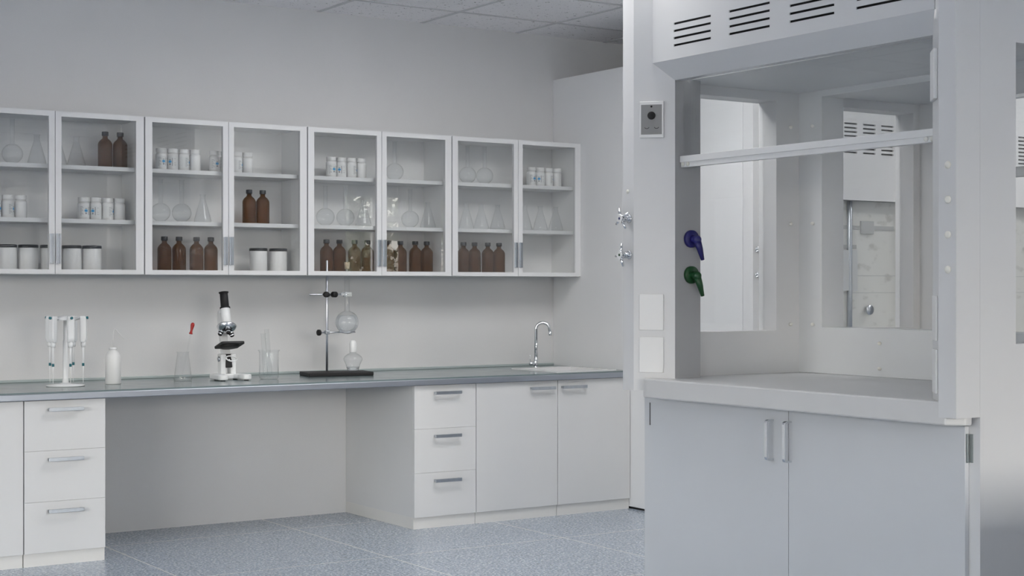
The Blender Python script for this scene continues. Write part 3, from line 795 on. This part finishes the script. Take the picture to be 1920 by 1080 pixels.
# interior linings of the side walls so that the working chamber reads as one tone
# header with vent slots
XH = HX + .05
def header(flip):
    yl, yr = 5.019 - .0005, 3.529 + .0005
    f = (lambda x: 2 * HM - x) if flip else (lambda x: x)
    holes = []
    for yb_, ya_ in ((4.882, 4.655), (4.548, 4.321), (4.214, 3.988), (3.881, 3.654)):
        for zc_ in (2.227, 2.2560, 2.2850, 2.3140): holes.append((ya_, yb_, zc_ - .0045, zc_ + .0045))
    m_ = MB(); a, b2 = sorted((f(XH), f(XH + .004)))
    m_.plate('x', a, b2, yr, yl, 2.172, HT, holes)
    # chamfered lower lip with mitred ends
    x0, x1 = XH, HX + SX_ - .0005
    V = [(x0, yl, 2.172), (x1, 4.954, 2.100), (x1, 3.594, 2.100), (x0, yr, 2.172), (x0 + .06, yl - .0, 2.172), (x1 + .04, 4.954, 2.100), (x1 + .04, 3.594, 2.100)]
    V = [(f(v[0]), v[1], v[2]) for v in V]
    m_._add(V[:4], [(0, 1, 2, 3)])
    m_._add([V[1], V[5], V[6], V[2]], [(0, 1, 2, 3)])
    top1 = [(f(x0 + .004), 4.955, 2.1725), (f(x1 + .04), 4.954, 2.1725), (f(x1 + .04), 3.594, 2.1725), (f(x0 + .004), 3.59, 2.1725)]
    m_._add([V[5], top1[1], top1[2], V[6]], [(0, 1, 2, 3)])
    o = hbuild(m_, 'header', M['hood'])
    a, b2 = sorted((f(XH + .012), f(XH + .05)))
    hbuild(MB().box(a, b2, 3.62, 4.92, 2.20, 2.34), 'slot_shade', M['dark'], o)  # near-black block paints the shade behind the slots
header(False); header(True)
# sash: glass pane and two-step bar with cream screw caps
sa = hbuild(MB().box(4.108, 4.114, 3.600, 4.951, 1.77, 2.14), 'sash_glass', M['glass'])
sb_ = MB(); sb_.box(4.088, 4.122, 3.600, 4.951, 1.764, 1.790, .0015); sb_.box(4.094, 4.120, 3.600, 4.951, 1.744, 1.7645, .001)
sbo = hbuild(sb_, 'sash_bar', M['plate'])
for y in (4.935, 4.905, 3.648, 3.622):
    hbuild(MB().lathe([(0, 0), (.0085, 0), (.0095, .002), (.008, .005), (.004, .0065), (0, .007)], 16, (4.0938, y, 1.7555), Matrix.Rotation(R(-90), 4, 'Y')), 'screw_cap', M['bolt'], sbo)
# rear sash
hbuild(MB().box(2 * HM - 4.114, 2 * HM - 4.108, 3.600, 4.951, 1.77, 2.14), 'sash_glass', M['glass'])
hbuild(MB().box(2 * HM - 4.122, 2 * HM - 4.090, 3.600, 4.951, 1.744, 1.790, .0015), 'sash_bar', M['plate'])
# screw caps on the linings and on the post fronts
def cap(p, ax, r=.0085, l=.008, parent=hood):
    rot = {'-x': Matrix.Rotation(R(-90), 4, 'Y'), '-y': Matrix.Rotation(R(90), 4, 'X')}[ax]
    hbuild(MB().lathe([(0, 0), (r * .8, 0), (r, l * .3), (r, l * .7), (r * .6, l), (0, l * 1.1)], 14, p, rot), 'screw_cap', M['bolt'], parent)
for z in (1.955, 1.531, 1.091): cap((4.785, HY1 - .112, z), '-y', .0075, .014); cap((4.8399, 4.951, z), '-x', .0075, .014)
for z in (1.020, .915): cap((4.8399, 4.56, z), '-x', .0075, .014)
cap((HX, 5.116, 1.649), '-x', .008, .006)
for z in (1.648, 1.536, 1.422, 1.309): cap((HX, 3.428, z), '-x', .0125, .006)
# cover plates lie on the slanted post faces
def slant_obj(mb, side, u, z):
    """mb is modelled with x = outward normal, y = along the slant, z up; u = distance along the slant from its front edge"""
    if side == 1: p0 = Vector((HX, HY1 - SW, 0)); p1 = Vector((HX + SX_, HY1 - .199, 0))
    else: p0 = Vector((HX, HY0 + SW, 0)); p1 = Vector((HX + SX_, HY0 + .199, 0))
    d = (p1 - p0).normalized(); nrm = Vector((-abs(d.y), -abs(d.x) if side == 1 else abs(d.x), 0)).normalized()
    p = p0 + d * u; yv = Vector((0, 0, 1)).cross(nrm)
    m = Matrix(((nrm.x, yv.x, 0, p.x), (nrm.y, yv.y, 0, p.y), (0, 0, 1, z), (0, 0, 0, 1)))
    return mb.move(m)
for side in (0, 1):
    for z0_, z1_ in ((1.077, 1.225), (.903, 1.049)):
        m_ = MB().box(.0003, .007, -.050, .050, z0_, z1_, .002)
        hbuild(slant_obj(m_, side, .074, 0), 'cover_plate', M['plate'])
# monitor on the far post
mon = hbuild(slant_obj(MB().box(.0003, .014, -.050, .050, 1.865, 2.015, .003), 1, .076, 0), 'airflow_monitor', M['plate'], label='white control box with grey face and black dial')
hbuild(slant_obj(MB().box(.0141, .0150, -.043, .043, 1.879, 2.001), 1, .076, 0), 'face', M['ctrlgrey'], mon)
hbuild(slant_obj(MB().cyl((.0151, 0, 1.956), (.020, 0, 1.956), .0165, .0160, 24), 1, .076, 0), 'dial', M['black'], mon)
hbuild(slant_obj(MB().cyl((.0151, 0, 1.993), (.017, 0, 1.993), .0042, .004, 12), 1, .076, 0), 'indicator', M['black'], mon)
for u0 in (-.019, .021):
    hbuild(slant_obj(MB().tube([(.0153, u0 + .009 * math.cos(R(a)), 1.909 + .006 * math.sin(R(a))) for a in range(190, 351, 20)], .0011, 6), 1, .076, 0), 'arc_marking', M['black'], mon)
m_ = MB().box(.0003, .014, -.050, .050, 1.870, 2.036, .003)
hbuild(slant_obj(m_, 0, .074, 0), 'cover_plate', M['plate'])
# blue and green service levers on the far jamb
YJ = HY1 - .199
for z, mt, nm in ((1.452, 'blue', 'blue lever valve, upper one'), (1.304, 'green', 'dark green lever valve below the blue one')):
    lv = MB(); x_ = 4.147
    lv.cyl((x_, YJ - .0003, z), (x_, YJ - .014, z), .0365, .0355, 28)
    lv.cyl((x_, YJ - .013, z), (x_, YJ - .034, z - .004), .016, .014, 18)
    lv.sphere((x_ + .004, YJ - .036, z - .004), .019, 16)
    lv.tube([(x_ + .004, YJ - .036, z - .006), (x_ + .018, YJ - .038, z - .042), (x_ + .033, YJ - .038, z - .087)], [.017, .013, .0075], 12)
    hbuild(lv, 'valve_lever', M[mt], label=nm)
# chrome cross-head gas and water taps on the far post
def cross_tap(x, y, z, rot, dot, parent, builder, ax='-x', s=1.0):
    A = Matrix.Translation((x, y, z)) @ (Matrix.Rotation(R(-90), 4, 'Y') if ax == '-x' else Matrix.Rotation(R(90), 4, 'X')) @ Matrix.Scale(s, 4)
    b = MB(); b.cyl((0, 0, 0), (0, 0, .006), .018, .017, 20).cyl((0, 0, .005), (0, 0, .038), .0085, .008, 16).cyl((0, 0, .018), (0, 0, .026), .013, .013, 6)
    b.move(A); body = builder(b, 'service_tap', M['chrome'], parent)
    h = MB(); h.cyl((0, 0, .036), (0, 0, .050), .015, .017, 4 if False else 20)
    for k in range(4):
        a = R(rot + 90 * k)
        h.tube([(.010 * math.cos(a), .010 * math.sin(a), .043), (.030 * math.cos(a), .030 * math.sin(a), .040), (.047 * math.cos(a), .047 * math.sin(a), .036)], [.0075, .0055, .0042], 8)
    h.move(A); ho = builder(h, 'tap_handle', M['chrome'], body)
    d1 = MB(); d1.prism([(.021 * math.cos(R(rot + 90 * k)), .021 * math.sin(R(rot + 90 * k))) for k in range(4)], .050, .0525); d1.move(A)
    do = builder(d1, 'tap_disc', M['plate'], body)
    d2 = MB(); d2.box(-.0048, .0048, -.0048, .0048, .0526, .0534); d2.move(A @ Matrix.Rotation(R(rot), 4, 'Z'))
    builder(d2, 'colour_mark', dot, body)
cross_tap(HX - .0003, 5.108, 1.536, 28, M['blue'], hood, hbuild)
cross_tap(HX - .0003, 5.108, 1.386, 5, M['green'], hood, hbuild)

# hood worktop and base cupboard
hw = thing('hood_worktop', 'thick pale resin worktop with rounded front lip under the hood', 'worktop', (HX, (HY0 + HY1) / 2, .8))
m_ = MB()
P = [(HX, 5.000), (HX, 3.452), (HX + .030, 3.412), (HX + .114, 3.412), (HX + .114, HY0 + .1105), (4.905, HY0 + .1105), (4.905, HY1 - .1125), (HX + .114, HY1 - .1125), (HX + .114, 5.060), (HX + .03, 5.034)]
# lip section: raised rounded nosing, then the flat deck
deck = [(HX + .02, 5.0), (HX + .02, 3.46), (HX + .114, 3.595), (HX + .25, 3.595), (HX + .25, HY0 + .1105), (5.745, HY0 + .1105), (5.745, HY1 - .1125), (HX + .25, HY1 - .1125), (HX + .25, 4.953), (HX + .114, 4.953)]
t_ = bmesh.new()
dk = MB().box(HX + .02, 5.76, HY0 + .1112, HY1 - .1132, .803, .8795)
dk.move(Matrix.Translation((-HX, -(HY0 + HY1) / 2, -.8))); dk.build('deck', M['worktop_hood'], hw)
ln = MB().prism([(HX + .002, 5.034 - .03), (HX + .002, 3.446), (HX + .055, 3.402), (HX + .085, 3.402), (HX + .085, 5.034), (HX + .012, 5.034)], .803, .8805, 'z', .006)
ln.move(Matrix.Translation((-HX, -(HY0 + HY1) / 2, -.8))); ln.build('front_lip', M['worktop_hood'], hw)
hc = thing('hood_base_cabinet', 'pale grey two-door cupboard carrying the fume hood, chrome handles', 'cabinet', (4.045, (HY0 + HY1) / 2, 0))
def cb(mb, name, mat, parent=hc, **k): return mb.move(Matrix.Translation((-4.045, -(HY0 + HY1) / 2, 0))).build(name, mat, parent, **k)
cb(MB().box(4.0655, 5.745, HY0 + .1112, HY1 - .1132, .0, .8025), 'body', M['hooddoor'])
dl = cb(MB().box(4.045, 4.064, 4.2695, 5.128, .03, .797, .001), 'door', M['hooddoor'])
dr = cb(MB().box(4.045, 4.064, 3.441, 4.2665, .03, .797, .001), 'door', M['hooddoor'])
for d_, y in ((dl, 4.352), (dr, 4.262 - .006)):
    h = MB()
    for z in (.752, .608): pass
    # flat bow pull
    w2 = .0065; zt, zb = .757, .603; out = .038
    prof = [(4.0448, zt), (4.0448 - out + .012, zt), (4.0448 - out + .003, zt - .004), (4.0448 - out, zt - .013), (4.0448 - out, zb + .013), (4.0448 - out + .003, zb + .004), (4.0448 - out + .012, zb), (4.0448, zb),
            (4.0448, zb + .007), (4.0448 - out + .014, zb + .007), (4.0448 - out + .008, zb + .010), (4.0448 - out + .006, zb + .017), (4.0448 - out + .006, zt - .017), (4.0448 - out + .008, zt - .010), (4.0448 - out + .014, zt - .007), (4.0448, zt - .007)]
    h.prism(prof, y - w2, y + w2, 'y', .0008)
    cb(h, 'handle', M['chrome'], d_, label='chrome bow handle')
cb(MB().cyl((4.0435, 5.090, .681), (4.0435, 5.090, .774), .0016, .0016, 8), 'hinge', M['black'], dl)
cb(MB().cyl((4.052, 3.4365, .678), (4.052, 3.4365, .772), .0038, .0038, 10).box(4.0615, 4.0645, 3.424, 3.436, .678, .772), 'hinge', M['hingegrey'], dr)

# ------------------------------------------------------------------ two more hoods seen through the glass
def far_hood(x0, w, label, taps):
    t = thing('fume_hood', label, 'fume hood', (x0, 5.98, 0), 0, 'smaller fume hoods along the aisle')
    def fb(mb, name, mat, parent=t, **k): return mb.build(name, mat, parent, **k)
    fb(MB().box(0, .06, 0, .075, .80, 2.513).build('post', M['hood'], t) and MB().box(w - .10, w, 0, .075, .80, 2.513), 'post', M['hood'])
    holes = []
    for k in range(7):
        xa = .655 + (k - 4) * .140
        if xa < .07 or xa + .095 > w - .10: continue
        for j in range(8): holes.append((xa, xa + .095, 1.974 + j * .022, 1.974 + j * .022 + .009))
    hd = MB().plate('y', .002, .012, .0605, w - .1005, 1.722, 2.513, holes).build('header', M['plate'], t)
    MB().box(.065, w - .105, .03, .07, 1.95, 2.17).build('slot_shade', M['ctrlgrey'], hd)  # grey block stands in for shade behind these slots
    MB().box(.0605, w - .1005, .06, .07, .86, 1.722).build('view_board', M['stoneboard'], t)  # pale board stands in for the outdoor view and reflections
    if taps:  # pillar, bars and patches imitate reflections in the glass
        MB().cyl((.745, .052, .87), (.745, .052, 1.72), .014).build('reflection_pillar', M['brushed'], t)
        MB().box(.62, 1.09, .0555, .0598, 1.568, 1.590).build('reflection_bar', M['reflectgrey'], t); MB().box(.62, .80, .0545, .0598, 1.462, 1.484).build('reflection_bar', M['reflectgrey'], t)
        MB().box(.655, .80, .046, .0598, 1.235, 1.455, .002).build('reflection_patch', M['plate'], t)
        MB().box(.83, .93, .050, .0598, 1.545, 1.615, .002).build('reflection_patch', M['reflectgrey'], t)
    for z in (1.317, 1.224): MB().box(.0605, w - .1005, .0585, .0599, z - .0015, z + .0015).build('reflection_line', M['reflectgrey'], t)  # thin strips imitate reflected lines
    MB().box(0, w, 0, .075, 0, .7995).build('cupboard', M['hooddoor'], t)
    MB().box(.0605, w - .1005, -.02, .0595, .80, .86, .006).build('worktop', M['worktop_hood'], t)
    MB().box(.0605, w - .1005, .035, .039, .861, 1.7215).build('sash_glass', M['glass'], t)
    if taps:
        for z in (1.448, 1.318): cross_tap(.028, -.0003, z, 20, M['red'], t, lambda mb, n, m, p, **k: mb.build(n, m, p), '-y', .8)
        MB().lathe([(0, 0), (.028, 0), (.026, .006), (0, .006)], 20, (.88, .0345, 1.131), Matrix.Rotation(R(90), 4, 'X')).build('port', M['brushed'], t)
    return t
tp['label'] = tp['label']
far_hood(5.421, 1.235, 'second fume hood behind the large one, seen through its glass', True)
far_hood(6.70, 1.235, 'third fume hood farthest along the aisle, glimpsed through the near side window', False)

# ------------------------------------------------------------------ ceiling lamps added out of the picture to brighten the room
def lamp_mat():
    m, nt, out = new_mat('lit_lamp_diffuser')
    e = N(nt, 'ShaderNodeEmission'); e.inputs['Color'].default_value = (1, .985, .965, 1); e.inputs['Strength'].default_value = LAMP
    nt.links.new(e.outputs[0], out.inputs['Surface']); return m
LAMP = 5.4
M['lamp'] = lamp_mat()
l0 = thing('added_ceiling_light', 'unseen ceiling lamp panel added to brighten the laboratory aisle', 'lamp', (0, 0, CZ), 0, 'added unseen ceiling lamps')
MB().plate('z', -.012, -.0005, -.32, .32, -.32, .32, [(-.295, .295, -.295, .295)]).build('frame', M['tbar'], l0)
MB().box(-.2945, .2945, -.2945, .2945, -.008, -.004).build('diffuser', M['lamp'], l0)
register(l0)
spots = [(4.171, 5.706), (3.515, 5.706), (4.827, 5.05), (4.171, 5.05), (7.448, 5.05), (7.448, 3.084)]
for i, (x, y) in enumerate(spots):
    if i == 0: l0.location = (x, y, CZ - .005)
    else: copy_thing(l0, (x, y, CZ - .005))

# ------------------------------------------------------------------ outside
struct(MB().box(-70, 70, -70, 60, -.6, -.5).build('ground_outside', M['lawn']))
def tree(x, y, h, seed, label):
    rnd = random.Random(seed)
    t = thing('tree', label, 'tree', (x, y, -.5), 0, 'trees outside the windows')
    b = MB(); b.tube([(0, 0, 0), (.05, 0, h * .35), (-.04, .05, h * .7)], [.16, .12, .06], 8)
    for k in range(7):
        a = rnd.uniform(0, 6.28); z = h * rnd.uniform(.3, .6)
        b.tube([(0, 0, z), (.6 * math.cos(a), .6 * math.sin(a), z + .6), (1.1 * math.cos(a), 1.1 * math.sin(a), z + 1.3)], [.06, .04, .015], 6)
    b.build('trunk', M['bark'], t)
    f = MB(); vs = []; fs = []
    for k in range(2600):
        while True:
            p = Vector((rnd.uniform(-1, 1), rnd.uniform(-1, 1), rnd.uniform(-1, 1)))
            if .25 < p.length < 1: break
        cl_ = .75 + .25 * math.sin(p.x * 7 + seed) * math.cos(p.y * 6 + p.z * 5)
        p = Vector((p.x * 1.6 * cl_, p.y * 1.6 * cl_, h * .62 + p.z * h * .42 * cl_))
        d1 = Vector((rnd.uniform(-1, 1), rnd.uniform(-1, 1), rnd.uniform(-1, 1))).normalized() * rnd.uniform(.05, .11)
        d2 = d1.orthogonal().normalized() * d1.length * .5
        i = len(vs); vs += [p - d1, p + d2, p + d1, p - d2]; fs.append((i, i + 1, i + 2, i + 3))
    f._add(vs, fs); f.build('foliage', M['leaf'], t)
tree(6.3, -8.4, 4.2, 3, 'broad leafy tree outside the window end opposite the wall cabinets')
tree(12.1, -8.6, 4.4, 8, 'leafy tree outside the window wall beside the hood end')
tree(15.6, -9.6, 4.6, 11, 'leafy tree standing farthest along outside the window wall')

# off-frame bench, added to shade the lower near side of the hood
ib = thing('shade_bench', 'unseen white bench added to shade the near side of the fume hood', 'bench', (3.15, 1.5, 0))
MB().box(.03, 3.0, .03, .87, .08, .68).build('body', M['white'], ib)
MB().box(.06, 2.9, .06, .84, 0, .08).build('plinth', M['plinth'], ib)
MB().box(0, 3.05, 0, .9, .68, .71, .004).build('top', M['counter'], ib)

# ------------------------------------------------------------------ light
w = bpy.data.worlds.new('sky'); sc.world = w; w.use_nodes = True
nt = w.node_tree
for n in list(nt.nodes): nt.nodes.remove(n)
out = nt.nodes.new('ShaderNodeOutputWorld'); bg = nt.nodes.new('ShaderNodeBackground')
sky = nt.nodes.new('ShaderNodeTexSky'); sky.sky_type = 'NISHITA'; sky.sun_disc = False
sky.sun_elevation = R(38); sky.sun_rotation = R(200); sky.air_density = 1.5; sky.dust_density = 4; sky.ozone_density = 1
hsv = nt.nodes.new('ShaderNodeHueSaturation'); hsv.inputs['Saturation'].default_value = .28
nt.links.new(sky.outputs[0], hsv.inputs['Color']); nt.links.new(hsv.outputs[0], bg.inputs['Color'])
bg.inputs['Strength'].default_value = .80
nt.links.new(bg.outputs[0], out.inputs['Surface'])
sun = bpy.data.lights.new('sun', 'SUN'); sun.energy = 5; sun.angle = R(1); sun.color = (1, .97, .93)
so = bpy.data.objects.new('sun', sun); COL.objects.link(so); so.rotation_euler = (R(-48), 0, R(15))
# portals in the window openings guide the sky light
for a, b in wins:
    ld = bpy.data.lights.new('window_portal', 'AREA'); ld.shape = 'RECTANGLE'; ld.size = b - a; ld.size_y = WZ1 - WZ0
    ld.cycles.is_portal = True
    lo = bpy.data.objects.new('window_portal', ld); COL.objects.link(lo)
    lo.location = ((a + b) / 2, Y0 - .14, (WZ0 + WZ1) / 2); lo.rotation_euler = (R(90), 0, R(0))

for a, b in lwins:
    ld = bpy.data.lights.new('window_portal', 'AREA'); ld.shape = 'RECTANGLE'; ld.size = b - a; ld.size_y = WZ1 - WZ0
    ld.cycles.is_portal = True
    lo = bpy.data.objects.new('window_portal', ld); COL.objects.link(lo)
    lo.location = (X0 - .14, (a + b) / 2, (WZ0 + WZ1) / 2); lo.rotation_euler = (R(90), 0, R(-90))

# ------------------------------------------------------------------ camera and view
cam = bpy.data.cameras.new('camera'); co = bpy.data.objects.new('camera', cam); COL.objects.link(co)
cam.sensor_width = 36; cam.lens = 36 * 2922 / 1920; cam.clip_start = .05; cam.clip_end = 200
co.location = (0, 0, 1.25); co.rotation_euler = (R(90), 0, -math.atan(1927 / 2922))
sc.camera = co
sc.view_settings.view_transform = 'Standard'; sc.view_settings.look = 'None'
sc.view_settings.gamma = 1; sc.view_settings.exposure = 1.3
sc.cycles.max_bounces = 12; sc.cycles.diffuse_bounces = 6; sc.cycles.glossy_bounces = 6; sc.cycles.transmission_bounces = 8; sc.cycles.transparent_max_bounces = 48
sc.cycles.caustics_reflective = False; sc.cycles.caustics_refractive = False
sc.cycles.use_denoising = True
try: sc.cycles.denoiser = 'OPENIMAGEDENOISE'
except Exception: pass
sc.cycles.sample_clamp_indirect = 4
